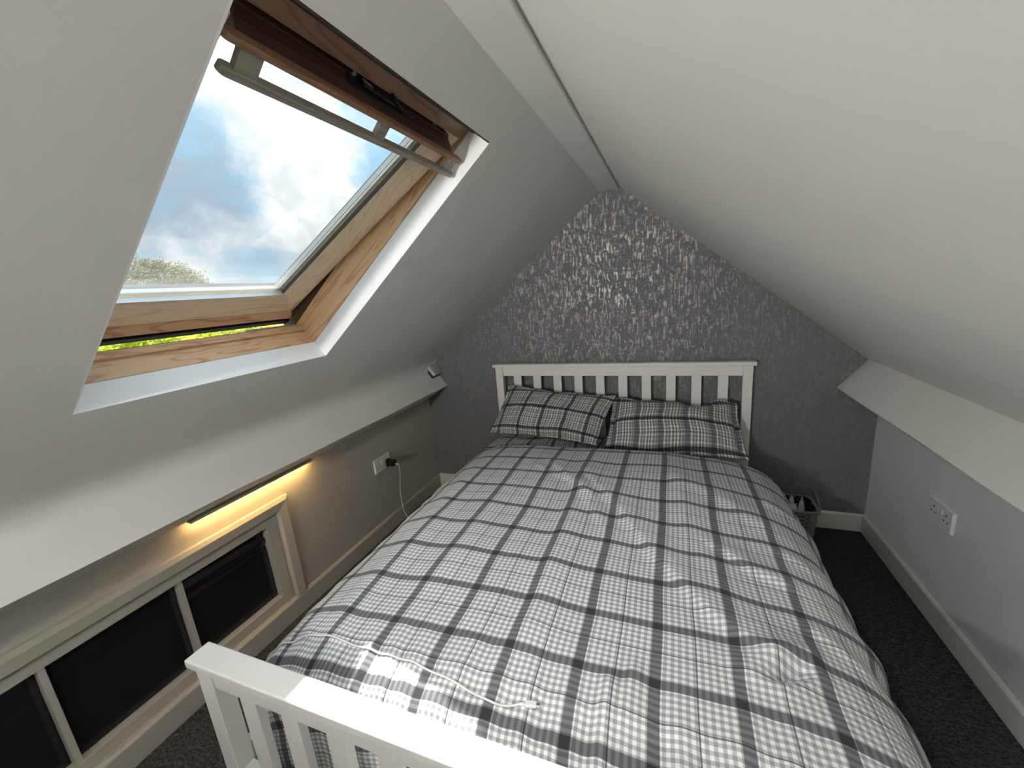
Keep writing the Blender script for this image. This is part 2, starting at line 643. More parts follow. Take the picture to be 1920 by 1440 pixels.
# left dwarf wall with an opening for the eaves cupboard
HY0, HY1, HZ0, HZ1 = -2.75, -1.285, .094, .522
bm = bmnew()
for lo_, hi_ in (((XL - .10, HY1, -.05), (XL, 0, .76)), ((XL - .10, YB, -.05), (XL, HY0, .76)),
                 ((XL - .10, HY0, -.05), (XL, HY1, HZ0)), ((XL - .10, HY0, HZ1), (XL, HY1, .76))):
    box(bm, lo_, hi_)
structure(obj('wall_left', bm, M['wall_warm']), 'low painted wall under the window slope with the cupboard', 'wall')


def slab(bm, F, y0, y1, s0, s1, w0, w1, hole=None):
    if hole is None:
        box(bm, (y0, s0, w0), (y1, s1, w1), F)
        return
    a0, a1, b0, b1 = hole
    for (p0, p1, q0, q1) in ((y0, a0, s0, s1), (a1, y1, s0, s1), (a0, a1, s0, b0), (a0, a1, b1, s1)):
        box(bm, (p0, q0, w0), (p1, q1, w1), F)


bm = bmnew()
slab(bm, LS, YB, .06, -.04, 1.72, 0, WD, (WY0, WY1, WS0, WS1))
slab(bm, RS, YB, .06, -.03, 1.72, 0, WD)
structure(obj('ceiling', bm, M['plaster']), 'white plastered sloping ceilings meeting at the ridge', 'ceiling')
bm = bmnew()
slab(bm, LS, YB, .06, -.04, 1.90, WD, WD + .10, (WY0 - .05, WY1 + .05, WS0 - .05, WS1 + .05))
slab(bm, RS, YB, .06, -.03, 1.90, WD, WD + .10)
structure(obj('trim_1', bm, M['tile']))

# ridge beam boxed in plaster
bm = bmnew()
prism(bm, [(-.044, 1.8605), (.058, 1.8545), (.058, 1.94), (-.044, 1.94)], lambda a, b, k: (a, (.02, YB)[k], b))
structure(obj('trim_2', bm, M['plaster'], bevel=.003), 'white boxed beam along the ridge', 'beam')

# boxed purlins, square to the slopes
def purlin(name, sign, bot, s_top, label):
    bm = bmnew()
    bx, bz = bot
    if sign < 0:
        ux, uz = -SA, CA          # up into the slope
        ex, ez = -.62, -.36       # along the underside to the wall
    else:
        ux, uz = SR_, CR_
        ex, ez = .66, -.52
    top = (bx + ux * .24, bz + uz * .24)
    far = (bx + ex * .36, bz + ez * .36)
    far2 = (far[0], far[1] + .35)
    prof = [(bx, bz), top, far2, far]
    if sign < 0:                 # plaster swept round into the slope
        q0, q1, q2 = Vector((bx + ux * .110, bz + uz * .110)), Vector((bx + ux * .180, bz + uz * .180)), Vector((bx + ux * .180 + CA * .10, bz + uz * .180 + SA * .10))
        q2 = q2 + Vector((-SA, CA)) * .0025
        arc = [tuple((1 - t) ** 2 * q0 + 2 * t * (1 - t) * q1 + t * t * q2) for t in (0, .17, .34, .5, .67, .84, 1)]
        prof = [(bx, bz)] + arc + [(q2.x - SA * .05, q2.y + CA * .05), top, far2, far]
    prism(bm, prof, lambda a, b, k: (a, (.02, YB)[k], b))
    bmesh.ops.subdivide_edges(bm, edges=[e for e in bm.edges if abs(e.verts[0].co.y - e.verts[1].co.y) > 1], cuts=40)
    for v in bm.verts:            # hand-plastered edge
        if abs(v.co.x - bx) < .01 and v.co.y < -.01:
            v.co.z += .004 * noise.noise(Vector((v.co.y * 2.3, sign * 3, 0)))
    o = obj(name, bm, M['plaster'], bevel=0 if sign < 0 else .006, smooth=True)
    o.data.set_sharp_from_angle(angle=R(32))
    structure(o, label, 'purlin')


purlin('trim_3', -1, (-1.119, .771), 0, 'white boxed purlin under the window slope')
purlin('trim_4', 1, (1.093, .777), 0, 'white boxed purlin along the right slope')

# skirting boards
def skirting(name, prof, place, mt, label):
    bm = bmnew()
    prism(bm, prof, place)
    structure(obj(name, bm, mt, bevel=.002), label, 'skirting')


SK = [(0, 0), (.016, 0), (.016, .084), (.010, .093), (0, .093)]
skirting('baseboard_left', SK, lambda a, b, k: (XL + a, (0, YB)[k], b), M['shaded_frame_paint'], 'white skirting board along the left wall')
SK2 = [(0, 0), (.014, 0), (.014, .090), (.008, .099), (0, .099)]
skirting('baseboard_right', SK2, lambda a, b, k: (XR - a, (0, YB)[k], b), M['gloss'], 'white skirting board along the right wall')
skirting('baseboard_far', SK2, lambda a, b, k: ((XL + .016, XR - .014)[k], -a, b), M['cream_gloss'], 'cream skirting board along the gable wall')

# ------------------------------------------------------------------ roof window (local x = room y, local y = down slope, local z = outwards)
win = empty('window_1')
structure(win, 'pine framed centre-pivot roof window ajar in the left slope', 'window')
win.matrix_world = Matrix(((0, -CA, -SA, OL.x), (1, 0, 0, 0), (0, -SA, CA, OL.z), (0, 0, 0, 1)))

# plaster reveal lining
bm = bmnew()
t_ = .004
box(bm, (WY0, WS0, 0), (WY0 + t_, WS1, WD - .003))
box(bm, (WY1 - t_, WS0, 0), (WY1, WS1, WD - .003))
box(bm, (WY0, WS1 - t_, 0), (WY1, WS1, WD - .003))
obj('reveal', bm, M['reveal'], win)
bm = bmnew()
box(bm, (WY0, WS0, .001), (WY1 - t_ - .0005, WS0 + t_, WD - .003))
obj('reveal_head', bm, M['flap_wood'], win)

FY0, FY1 = WY0 + .003, WY1 - .003
# fixed frame
bm = bmnew()                      # sill: step and groove
prism(bm, [(WS1 - .002, WD), (WS1 - .002, .118), (WS1 + .004, .121), (WS1 + .004, .126), (WS1 - .003, .128), (WS1 - .003, .150), (WS1 + .012, .160), (WS1 + .05, .16), (WS1 + .05, WD)],
      lambda a, b, k: ((WY0 - .05, WY1 + .05)[k], a, b))
fr = obj('frame_sill', bm, M['pine_x'], win, bevel=.0012)
for (x0, x1, nm) in ((FY1, WY1 + .05, 1), (WY0 - .05, FY0, 0)):
    bm = bmnew()
    box(bm, (x0, WS0 - .05, WD), (x1, WS1 + .05, .168))
    inner = FY1 if nm else FY0
    obj('frame_side', bm, M['pine_y'], win, bevel=.0012)
    bm = bmnew()                  # added strip, dark for the shade in the gap beside the open sash
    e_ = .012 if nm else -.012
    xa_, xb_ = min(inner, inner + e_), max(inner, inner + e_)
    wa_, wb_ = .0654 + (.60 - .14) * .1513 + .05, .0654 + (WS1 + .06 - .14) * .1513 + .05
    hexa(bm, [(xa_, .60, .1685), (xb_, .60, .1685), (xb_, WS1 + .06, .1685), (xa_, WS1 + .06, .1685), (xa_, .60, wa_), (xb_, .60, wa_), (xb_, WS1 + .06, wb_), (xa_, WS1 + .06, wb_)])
    obj('side_gap_filler', bm, M['gap_shade'], win)
bm = bmnew()
box(bm, (WY0 - .05, WS0 - .05, WD), (WY1 + .05, WS0 + .003, .168))
obj('frame_head', bm, M['flap_wood'], win)
bm = bmnew()                      # dark weather seal along the head
tube(bm, [(FY0, WS0 + .012, WD - .012), (FY1, WS0 + .012, WD - .012)], .007, 8)
obj('head_gasket', bm, M['gasket'], win, smooth=True)
bm = bmnew()                      # pinkish flashing seen through the gap at the bottom
prism(bm, [(WS1 + .012, .162), (WS1 + .05, .166), (WS1 + .30, .178), (WS1 + .30, .181), (WS1 + .05, .172)],
      lambda a, b, k: ((WY0 - .1, WY1 + .1)[k], a, b))
obj('flashing', bm, M['flash'], win)

bm = bmnew()                      # bright corner soaker by the far jamb
prism(bm, [(WS1 + .010, .1605), (WS1 + .016, .172), (WS1 + .060, .186), (WS1 + .060, .1825), (WS1 + .05, .1605)],
      lambda a, b, k: ((-1.45, FY1 - .004)[k], a, b))
obj('corner_flashing', bm, M['flash_pink'], win)
# the tilted sash
sash = empty('sash', parent=win)
TH = R(8.7)
sash.matrix_local = Matrix.Translation((0, .14, .0654)) @ Matrix.Rotation(TH, 4, 'X')
SY0, SY1 = -1.945, -1.262         # outer faces of the stiles
GY0, GY1 = -1.875, -1.330         # glass edge
UB = .900                         # bottom of the front face


def stile(x_out, x_gl, mt):
    sg = 1 if x_gl > x_out else -1
    prof = [(x_out, 0), (x_out + sg * .020, 0), (x_out + sg * .022, .003), (x_out + sg * .026, .003), (x_gl, .024), (x_gl, .060), (x_out, .060)]
    bm = bmnew()
    prism(bm, prof, lambda a, b, k: (a, (.004, UB)[k], b))
    obj('sash_stile', bm, mt, sash, bevel=.001)


stile(SY1, GY1, M['sash_y'])
stile(SY0, GY0, M['sash_y'])
bm = bmnew()
prism(bm, [(UB, 0), (UB - .006, 0), (UB - .008, .003), (UB - .012, .003), (UB - .072, .017), (UB - .072, .060), (UB, .060)],
      lambda a, b, k: ((SY0 + .001, SY1 - .001)[k], a, b))
obj('sash_bottom_rail', bm, M['sash_x'], sash, bevel=.001)
bm = bmnew()                      # drip moulding below the rail, standing a little proud
prism(bm, [(UB + .0003, .002), (UB + .004, -.003), (UB + .006, -.004), (UB + .023, -.018), (UB + .030, -.014), (UB + .030, .03), (UB + .0003, .03)],
      lambda a, b, k: ((SY0 + .003, SY1 - .003)[k], a, b))
obj('sash_lip', bm, M['pine_x'], sash, bevel=.001)
bm = bmnew()
prism(bm, [(UB + .0302, -.010), (UB + .034, -.020), (UB + .053, -.021), (UB + .055, .02), (UB + .0302, .02)], lambda a, b, k: ((SY0 + .004, SY1 - .004)[k], a, b))
obj('lip_gasket', bm, M['dark_hole'], sash)
bm = bmnew()                      # top rail, mitred look with the stiles
prism(bm, [(.004, 0), (.046, 0), (.046, .008), (.060, .030), (.060, .060), (.004, .060)], lambda a, b, k: ((SY0 + .001, SY1 - .001)[k], a, b))
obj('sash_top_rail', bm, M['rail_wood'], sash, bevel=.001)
bm = bmnew()
box(bm, (SY0, .05, .03), (SY1, .112, .06))
obj('sash_head_board', bm, M['flap_wood'], sash)
# glazing
bm = bmnew()
box(bm, (GY0 - .012, .10, .036), (GY1 + .012, UB - .060, .040))
pane = obj('glass_pane', bm, M['glass'], sash)
bm = bmnew()
for x0, x1 in ((GY1 - .0035, GY1 + .004), (GY0 - .004, GY0 + .0035)):
    box(bm, (x0, .10, .026), (x1, UB - .066, .0355))
obj('glazing_gasket', bm, M['gasket'], sash)
bm = bmnew()
for x in (GY1, GY0):
    sg = -1 if x == GY1 else 1
    for a, b_, z0, z1 in ((.004, .010, .041, .052), (.0125, .0165, .046, .058)):
        box(bm, (min(x + sg * a, x + sg * b_), .10, z0), (max(x + sg * a, x + sg * b_), UB - .066, z1))
box(bm, (GY0, UB - .084, .041), (GY1, UB - .077, .052))
box(bm, (GY0, UB - .0755, .019), (GY1, UB - .0715, .0355))
obj('glazing_spacer', bm, M['aluminium'], sash)
bm = bmnew()
for x0, x1, y0, y1 in ((SY1 - .068, SY1 + .05, 0, UB + .03), (SY0 - .05, SY0 + .068, 0, UB + .03), (SY0, SY1, UB - .072, UB + .03), (SY0, SY1, 0, .11)):
    box(bm, (x0, y0, .060), (x1, y1, .072))
obj('outer_cladding', bm, M['cladding'], sash)
# ventilation flap and its hand bar
bm = bmnew()
prism(bm, [(.048, .030), (.052, .034), (.0785, -.030), (.0765, -.040), (.0735, -.040)], lambda a, b, k: ((-1.900, -1.303)[k], a, b))
obj('vent_flap', bm, M['flap_wood'], sash)
bm = bmnew()
for u, v in ((.0565, .006), (.0655, -.016)):
    box(bm, (-1.90, u - .0022, v - .004), (-1.303, u + .0010, v + .004))
obj('flap_moulding', bm, M['flap_wood'], sash)


def rounded_bar(y, z, x0, x1, hy, hz):
    bm = bmnew()
    vs_ = []
    for sx, cx_ in ((-1, x0 + hz), (1, x1 - hz)):
        for k in range(7):
            a = math.pi / 2 - math.pi * k / 6
            vs_.append((cx_ + sx * math.cos(a) * hz, sx * math.sin(a) * hz) if sx > 0 else (cx_ - math.cos(a) * hz, -math.sin(a) * hz))
    A = [bm.verts.new((p, y - hy, z + q)) for p, q in vs_]
    B = [bm.verts.new((p, y + hy, z + q)) for p, q in vs_]
    bm.faces.new(A)
    bm.faces.new(B[::-1])
    for i in range(len(A)):
        j = (i + 1) % len(A)
        bm.faces.new((A[i], B[i], B[j], A[j]))
    return bm


def to_sash(s, w):               # slope coordinates -> sash coordinates
    a, b_ = s - .14, w - .0654
    return a * math.cos(TH) + b_ * math.sin(TH), -a * math.sin(TH) + b_ * math.cos(TH)


us, vs2 = to_sash(.223, .034)
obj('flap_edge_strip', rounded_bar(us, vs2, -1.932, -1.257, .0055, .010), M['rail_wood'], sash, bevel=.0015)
ub, vb = to_sash(.266, .030)
obj('hand_bar', rounded_bar(ub, vb, -1.922, -1.260, .0065, .010), M['bar_wood'], sash, bevel=.002)
for c, wdt in ((-1.884, .036), (-1.585, .028), (-1.293, .026)):
    bm = bmnew()
    hexa(bm, [(c - wdt / 2, us, vs2 - .005), (c + wdt / 2, us, vs2 - .005), (c + wdt / 2, us, vs2 + .007), (c - wdt / 2, us, vs2 + .007),
              (c - wdt / 2, ub, vb - .005), (c + wdt / 2, ub, vb - .005), (c + wdt / 2, ub, vb + .007), (c - wdt / 2, ub, vb + .007)])
    obj('bar_bracket', bm, M['bar_wood'], sash, bevel=.001)
# latch on the upper face of the flap
LATM = Matrix.Translation((-1.60, .0585, .004)) @ Matrix.Rotation(R(-68), 4, 'X')
bm = bmnew()
box(bm, (-.085, -.022, -.006), (.075, .024, .0))
box(bm, (-.03, -.014, -.012), (.07, .014, -.006))
obj('latch_plate', bm, M['dark_metal'], sash, bevel=.002).matrix_local = LATM
bm = bmnew()
tube(bm, [(.03, -.01, -.014), (.055, .018, -.018), (.085, .030, -.02), (.098, .022, -.02)], .0035, 8)
tube(bm, [(-.05, .012, -.010), (.04, .017, -.013)], .003, 8)
obj('latch_lever', bm, M['dark_metal'], sash, smooth=True).matrix_local = LATM
bm = bmnew()
hexa(bm, [(-.052, .002, -.011), (-.030, .006, -.011), (-.026, .012, -.012), (-.050, .009, -.012),
          (-.052, .002, -.014), (-.030, .006, -.014), (-.026, .012, -.015), (-.050, .009, -.015)])
obj('latch_catch', bm, M['steel'], sash).matrix_local = LATM
for x in (-.07, .06):
    bm = bmnew()
    lathe(bm, [(.004, -.012), (.004, -.006)], (x, .0, 0), 8)
    obj('latch_screw', bm, M['steel'], sash).matrix_local = LATM
bm = bmnew()                      # bright keeper in the recess
box(bm, (-1.372, .052, .010), (-1.362, .058, .016))
obj('keeper', bm, M['steel'], sash)
bm = bmnew()                      # pale pad stuck on the stile
c0 = Vector((SY1 - .050, .165, .0135))
dx, dn = Vector((-.9, 0, .43)).normalized(), Vector((-.43, 0, -.9)).normalized()
pts = [c0 + dx * a + Vector((0, b_, 0)) + dn * .002 for a, b_ in ((-.016, -.016), (.010, -.020), (.016, 0), (.012, .020), (-.014, .020), (-.018, 0))]
A = [bm.verts.new(p) for p in pts]
B = [bm.verts.new(p - dn * .0025) for p in pts]
bm.faces.new(A)
bm.faces.new(B[::-1])
for i in range(6):
    bm.faces.new((A[i], B[i], B[(i + 1) % 6], A[(i + 1) % 6]))
obj('stile_pad', bm, M['sticker'], sash)

# added uplighter behind the viewer, unseen, fills the room with light
LX, LY, LZ = -.45, -3.90, 1.40
lamp = empty('fill_floor_lamp', (LX, LY, 0))
tag(lamp, 'added uplighter fill lamp with a bowl shade, unseen behind the viewer', 'lamp')
bm = bmnew()
lathe(bm, [(.13, 0), (.13, .012), (.02, .020)], (LX, LY, 0), 28)
obj('lamp_base', bm, M['plastic'], lamp)
bm = bmnew()
tube(bm, [(LX, LY, .015), (LX, LY, LZ - .105)], .010, 10)
obj('pole', bm, M['plastic'], lamp, smooth=True)
bm = bmnew()
lathe(bm, [(.02, -.106), (.09, -.092), (.118, -.064), (.130, -.018), (.127, -.018), (.114, -.062), (.087, -.087), (.012, -.098)], (LX, LY, LZ), 36)
obj('bowl_shade', bm, M['plastic_dim'], lamp, smooth=True)
bm = bmnew()
lathe(bm, [(.06 * math.sin(math.pi * k / 16), -.06 * math.cos(math.pi * k / 16)) if 0 < k < 16 else (.002, -.06 * math.cos(math.pi * k / 16)) for k in range(17)], (LX, LY, LZ), 24)
M['opal'] = emit_mat('fill_opal_globe', (1.0, .97, .91, 1), FILL_LAMP)
obj('globe', bm, M['opal'], lamp, smooth=True)
rebase(lamp)

# recessed downlight added to the boxed beam, unseen fill for the bed foot
dl = empty('fill_downlight', (.006, -1.95, 1.856))
tag(dl, 'added unseen downlight in the ridge beam over the bed foot', 'light')
bm = bmnew()
lathe(bm, [(.045, -.004), (.047, -.001), (.047, .0)], (.006, -1.95, 1.856), 28)
obj('bezel', bm, M['plastic'], dl)
bm = bmnew()
lathe(bm, [(.030, -.0055), (.033, -.0042)], (.006, -1.95, 1.856), 24)
M['lens'] = emit_mat('fill_downlight_lens', (1.0, .97, .91, 1), 6.0)
obj('lens', bm, M['lens'], dl)
sl = bpy.data.lights.new('fill_downlight_beam', 'SPOT')
sl.energy = FILL_DOWN
sl.spot_size = R(100)
sl.spot_blend = .45
sl.shadow_soft_size = .035
sl.color = (1.0, .97, .92)
so = bpy.data.objects.new('fill_downlight_beam', sl)
COL.objects.link(so)
so.location = (.006, -1.95, 1.848)
so.parent = dl
rebase(dl)

# ------------------------------------------------------------------ eaves cupboard in the left wall
cup = empty('eaves_cupboard', (XL, -1.9, .09))
tag(cup, 'low eaves cupboard with white frame and black panels in the left wall', 'cupboard')
AY1 = -1.224                      # outer edge of the far architrave
AT = .581
aw = .062
ap = [(0, .006), (.008, .016), (.045, .020), (aw, .014), (aw, 0), (0, 0)]  # across width, thickness (0 = inner edge)
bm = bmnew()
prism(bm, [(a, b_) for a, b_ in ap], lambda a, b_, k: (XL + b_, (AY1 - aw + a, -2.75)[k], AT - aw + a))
obj('architrave', bm, M['shaded_frame_paint'], cup, bevel=.001)
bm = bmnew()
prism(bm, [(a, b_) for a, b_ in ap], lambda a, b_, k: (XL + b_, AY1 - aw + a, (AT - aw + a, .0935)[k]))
obj('architrave', bm, M['shaded_frame_paint'], cup, bevel=.001)
PX = XL - .030                    # face of the inner frame... recessed behind the architrave
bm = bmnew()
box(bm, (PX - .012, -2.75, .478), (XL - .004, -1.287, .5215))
obj('head_rail', bm, M['shaded_frame_paint'], cup, bevel=.0015)
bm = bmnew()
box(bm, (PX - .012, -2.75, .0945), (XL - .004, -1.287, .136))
obj('bottom_rail', bm, M['shaded_frame_paint'], cup, bevel=.0015)
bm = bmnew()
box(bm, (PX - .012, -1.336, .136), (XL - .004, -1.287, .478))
obj('end_stile', bm, M['shaded_frame_paint'], cup, bevel=.0015)
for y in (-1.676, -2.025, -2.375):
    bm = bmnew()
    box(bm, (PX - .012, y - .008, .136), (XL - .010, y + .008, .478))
    obj('stile', bm, M['shaded_frame_paint'], cup, bevel=.001)
edges_y = [-1.336, -1.668, -1.684, -2.017, -2.033, -2.367, -2.383, -2.74]
for i in range(4):
    y1, y0 = edges_y[2 * i] - .0005, edges_y[2 * i + 1] + .0005
    bm = bmnew()
    nz, ny = 26, 14
    grid = []
    for a in range(nz + 1):
        z = .1365 + (.470 - .1365) * a / nz
        row = []
        for c in range(ny + 1):
            y = y0 + (y1 - y0) * c / ny
            k = 0
            if i == 0:           # the far panel is rucked along its top
                t = (z - .36) / .11
                if t > 0:
                    k = .008 * math.sin(t * 13 + (y - y0) * 5) * min(1, t * 2)
            elif z > .415 - .05 * (y1 - y) * (i == 1):
                k = .004         # a folded-over strip along the top
            row.append(bm.verts.new((PX - .006 + k - .003, y, z)))
        grid.append(row)
    for a in range(nz):
        for c in range(ny):
            bm.faces.new((grid[a][c], grid[a][c + 1], grid[a + 1][c + 1], grid[a + 1][c]))
    o = obj('black_panel', bm, M['black_sheet'], cup, smooth=True)
    sm = o.modifiers.new('solid', 'SOLIDIFY')
    sm.thickness = .003
bm = bmnew()
box(bm, (XL - .10, -2.75, .0945), (PX - .016, -1.287, .5215))
obj('back_board', bm, M['dark_hole'], cup)
rebase(cup)

# led strip tucked where the purlin meets the wall
led = empty('led_strip_light', (XL + .02, -1.33, .66))
tag(led, 'slim warm light strip under the left purlin above the cupboard', 'light')
bm = bmnew()
box(bm, (XL + .020, -1.62, .682), (XL + .042, -1.08, .6865))
box(bm, (XL + .0405, -1.62, .6785), (XL + .042, -1.08, .6818))
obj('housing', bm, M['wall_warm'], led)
bm = bmnew()
box(bm, (XL + .022, -1.61, .6800), (XL + .039, -1.09, .682))
M['led'] = emit_mat('warm_led', (1.0, .60, .20, 1), 55.0)
obj('diffuser', bm, M['led'], led)
rebase(led)

# ------------------------------------------------------------------ bed
bed = empty('double_bed', (0, -1.0, 0))
tag(bed, 'white painted wooden double bed with slatted headboard and footboard', 'bed')
SLX = [-.572 + .128 * k for k in range(10)]


def bed_end(name, y0, y1, ztop, capy0, capy1, capt, railh, zlow, posts_y):
    """board in the x-z plane between y0 and y1"""
    bm = bmnew()
    box(bm, (-.664, y0 + .004, ztop - capt - railh), (.668, y1 - .004, ztop - capt - .0005))
    e = obj(name, bm, M['bed_white'], bed, bevel=.002)
    bm = bmnew()
    box(bm, (-.73, capy0, ztop - capt), (.73, capy1, ztop))
    obj('top_cap', bm, M['bed_white'], e, bevel=.004, seg=3)
    for x0, x1 in ((-.712, -.6645), (.6685, .714)):
        bm = bmnew()
        box(bm, (x0, posts_y[0], 0), (x1, posts_y[1], ztop - capt - .0005))
        obj('post', bm, M['bed_white'], e, bevel=.002)
    for x in SLX:
        bm = bmnew()
        box(bm, (x - .0245, y0 + .010, zlow - .01), (x + .0245, y1 - .010, ztop - capt - railh - .0003))
        obj('slat', bm, M['bed_white'], e, bevel=.0015)
    bm = bmnew()
    box(bm, (-.664, y0 + .004, zlow - .13), (.668, y1 - .004, zlow - .0105))
    obj('lower_rail', bm, M['bed_white'], e, bevel=.002)
    return e


bed_end('headboard', -.080, -.048, .930, -.088, -.038, .020, .055, .42, (-.084, -.044))
bed_end('footboard', -1.955, -1.915, .616, -1.964, -1.9065, .022, .050, .30, (-1.956, -1.914))
for x0, x1 in ((-.705, -.680), (.680, .705)):
    bm = bmnew()
    box(bm, (x0, -1.9135, .20), (x1, -.0845, .32))
    obj('side_rail', bm, M['bed_white'], bed, bevel=.002)
for k in range(9):
    y = -1.80 + k * .205
    bm = bmnew()
    box(bm, (-.679, y - .035, .262), (.679, y + .035, .280))
    obj('base_slat', bm, M['bed_white'], bed)
rebase(bed)

bm = bmnew()
box(bm, (-.672, -1.872, .281), (.672, -.10, .470))
mt_ = obj('mattress', bm, M['mattress'], bevel=.03, seg=3)
tag(mt_, 'pale mattress on the white bed, hidden under the plaid duvet', 'mattress')


# ------------------------------------------------------------------ duvet
def cum(profile, n):
    """resample a polyline by arc length"""
    P = smoothline([(a, b_, 0) for a, b_ in profile], 12)
    L = [0]
    for a, b_ in zip(P, P[1:]):
        L.append(L[-1] + (b_ - a).length)
    return P, L


def sample(PL_, d):
    P, L = PL_
    d = min(max(d, 0), L[-1])
    lo_i, hi_i = 0, len(L) - 1
    while hi_i - lo_i > 1:
        mid = (lo_i + hi_i) // 2
        if L[mid] <= d:
            lo_i = mid
        else:
            hi_i = mid
    t = (d - L[lo_i]) / max(1e-9, L[hi_i] - L[lo_i])
    return P[lo_i].lerp(P[hi_i], t)


side = cum([(0, .012), (.30, .010), (.50, 0), (.61, -.016), (.69, -.044), (.745, -.088), (.78, -.150), (.80, -.225), (.815, -.300)], 12)
footp = cum([(-.455, -.004), (-.70, 0), (-1.2, 0), (-1.70, 0), (-1.79, -.010), (-1.845, -.032), (-1.878, -.075), (-1.890, -.13), (-1.893, -.20), (-1.894, -.27)], 12)
LSIDE, LFOOT = side[1][-1], footp[1][-1]


def seg_d(p, a, b_):
    ab = b_ - a
    t = max(0, min(1, (p - a).dot(ab) / max(1e-9, ab.length_squared)))
    q = a + ab * t
    side_ = ab.x * (p.y - a.y) - ab.y * (p.x - a.x)
    return (p - q).length, (1 if side_ > 0 else -1), t


FOLDS = [  # polyline, ridge height, ridge width, one-sided sharpness
    ([(-.033, -.762), (.147, -1.054), (.295, -1.316), (.406, -1.463), (.477, -1.523), (.545, -1.558)], .017, .045, 1.0),
    ([(-.560, -.62), (-.535, -1.08), (-.490, -1.314), (-.492, -1.422), (-.515, -1.58), (-.51, -1.79)], .012, .050, 0.0),
    ([(-.029, -.60), (-.029, -.839), (-.015, -1.194), (.001, -1.558), (-.023, -1.725)], .013, .040, .6),
    ([(.199, -1.69), (.197, -1.789), (.192, -1.873)], .012, .020, .5),
    ([(.245, -1.64), (.235, -1.769), (.235, -1.86)], .010, .018, .5),
    ([(.15, -1.76), (.145, -1.86)], .008, .018, .3),
    ([(.402, -1.155), (.541, -1.27), (.643, -1.306)], .013, .030, .8),
    ([(.307, -.771), (.455, -.872), (.547, -.964), (.649, -1.066)], .012, .045, .6),
    ([(.30, -.62), (.36, -.9), (.38, -1.15), (.46, -1.42)], .010, .045, .4),
    ([(-.25, -.66), (-.12, -.80), (.02, -1.00), (.13, -1.22)], .010, .030, .8),
    ([(-.30, -.72), (-.05, -.90), (.08, -1.04)], .007, .022, .8),
    ([(.42, -1.60), (.52, -1.625), (.60, -1.57), (.60, -1.49)], .012, .030, .6),
    ([(-.36, -1.05), (-.30, -1.35), (-.33, -1.60)], .007, .05, .3),
    ([(.60, -1.14), (.72, -1.20)], .010, .025, .5),
    ([(.60, -1.42), (.73, -1.50)], .009, .022, .5),
    ([(.62, -.84), (.74, -.90)], .010, .025, .5),
]
FOLDS = [([Vector(p) for p in f[0]], f[1], f[2], f[3]) for f in FOLDS]


def fold_h(x, y):
    p = Vector((x, y))
    h = 0
    for pl, amp, wd, sharp in FOLDS:
        best = None
        n = len(pl) - 1
        for i in range(n):
            d, sd, t = seg_d(p, pl[i], pl[i + 1])
            if best is None or d < best[0]:
                best = (d, sd, (i + t) / n)
        d, sd, tt = best
        if d > wd * 3.5:
            continue
        w_ = wd * (1 - .55 * sharp) if sd < 0 else wd * (1 + .9 * sharp)
        taper = min(1, tt / .15, (1 - tt) / .15) * .85 + .15
        h += amp * taper * math.exp(-(d / w_) ** 2)
    # pocket where the cloth has been pinched
    q = Vector((x - .548, y + 1.585))
    h -= .032 * math.exp(-((q.x * .8 + q.y * .5) / .045) ** 2 - ((q.y * .8 - q.x * .5) / .016) ** 2)
    q = Vector((x - .535, y + 1.545))
    h += .024 * math.exp(-((q.x * .8 + q.y * .5) / .055) ** 2 - ((q.y * .8 - q.x * .5) / .025) ** 2)
    return h


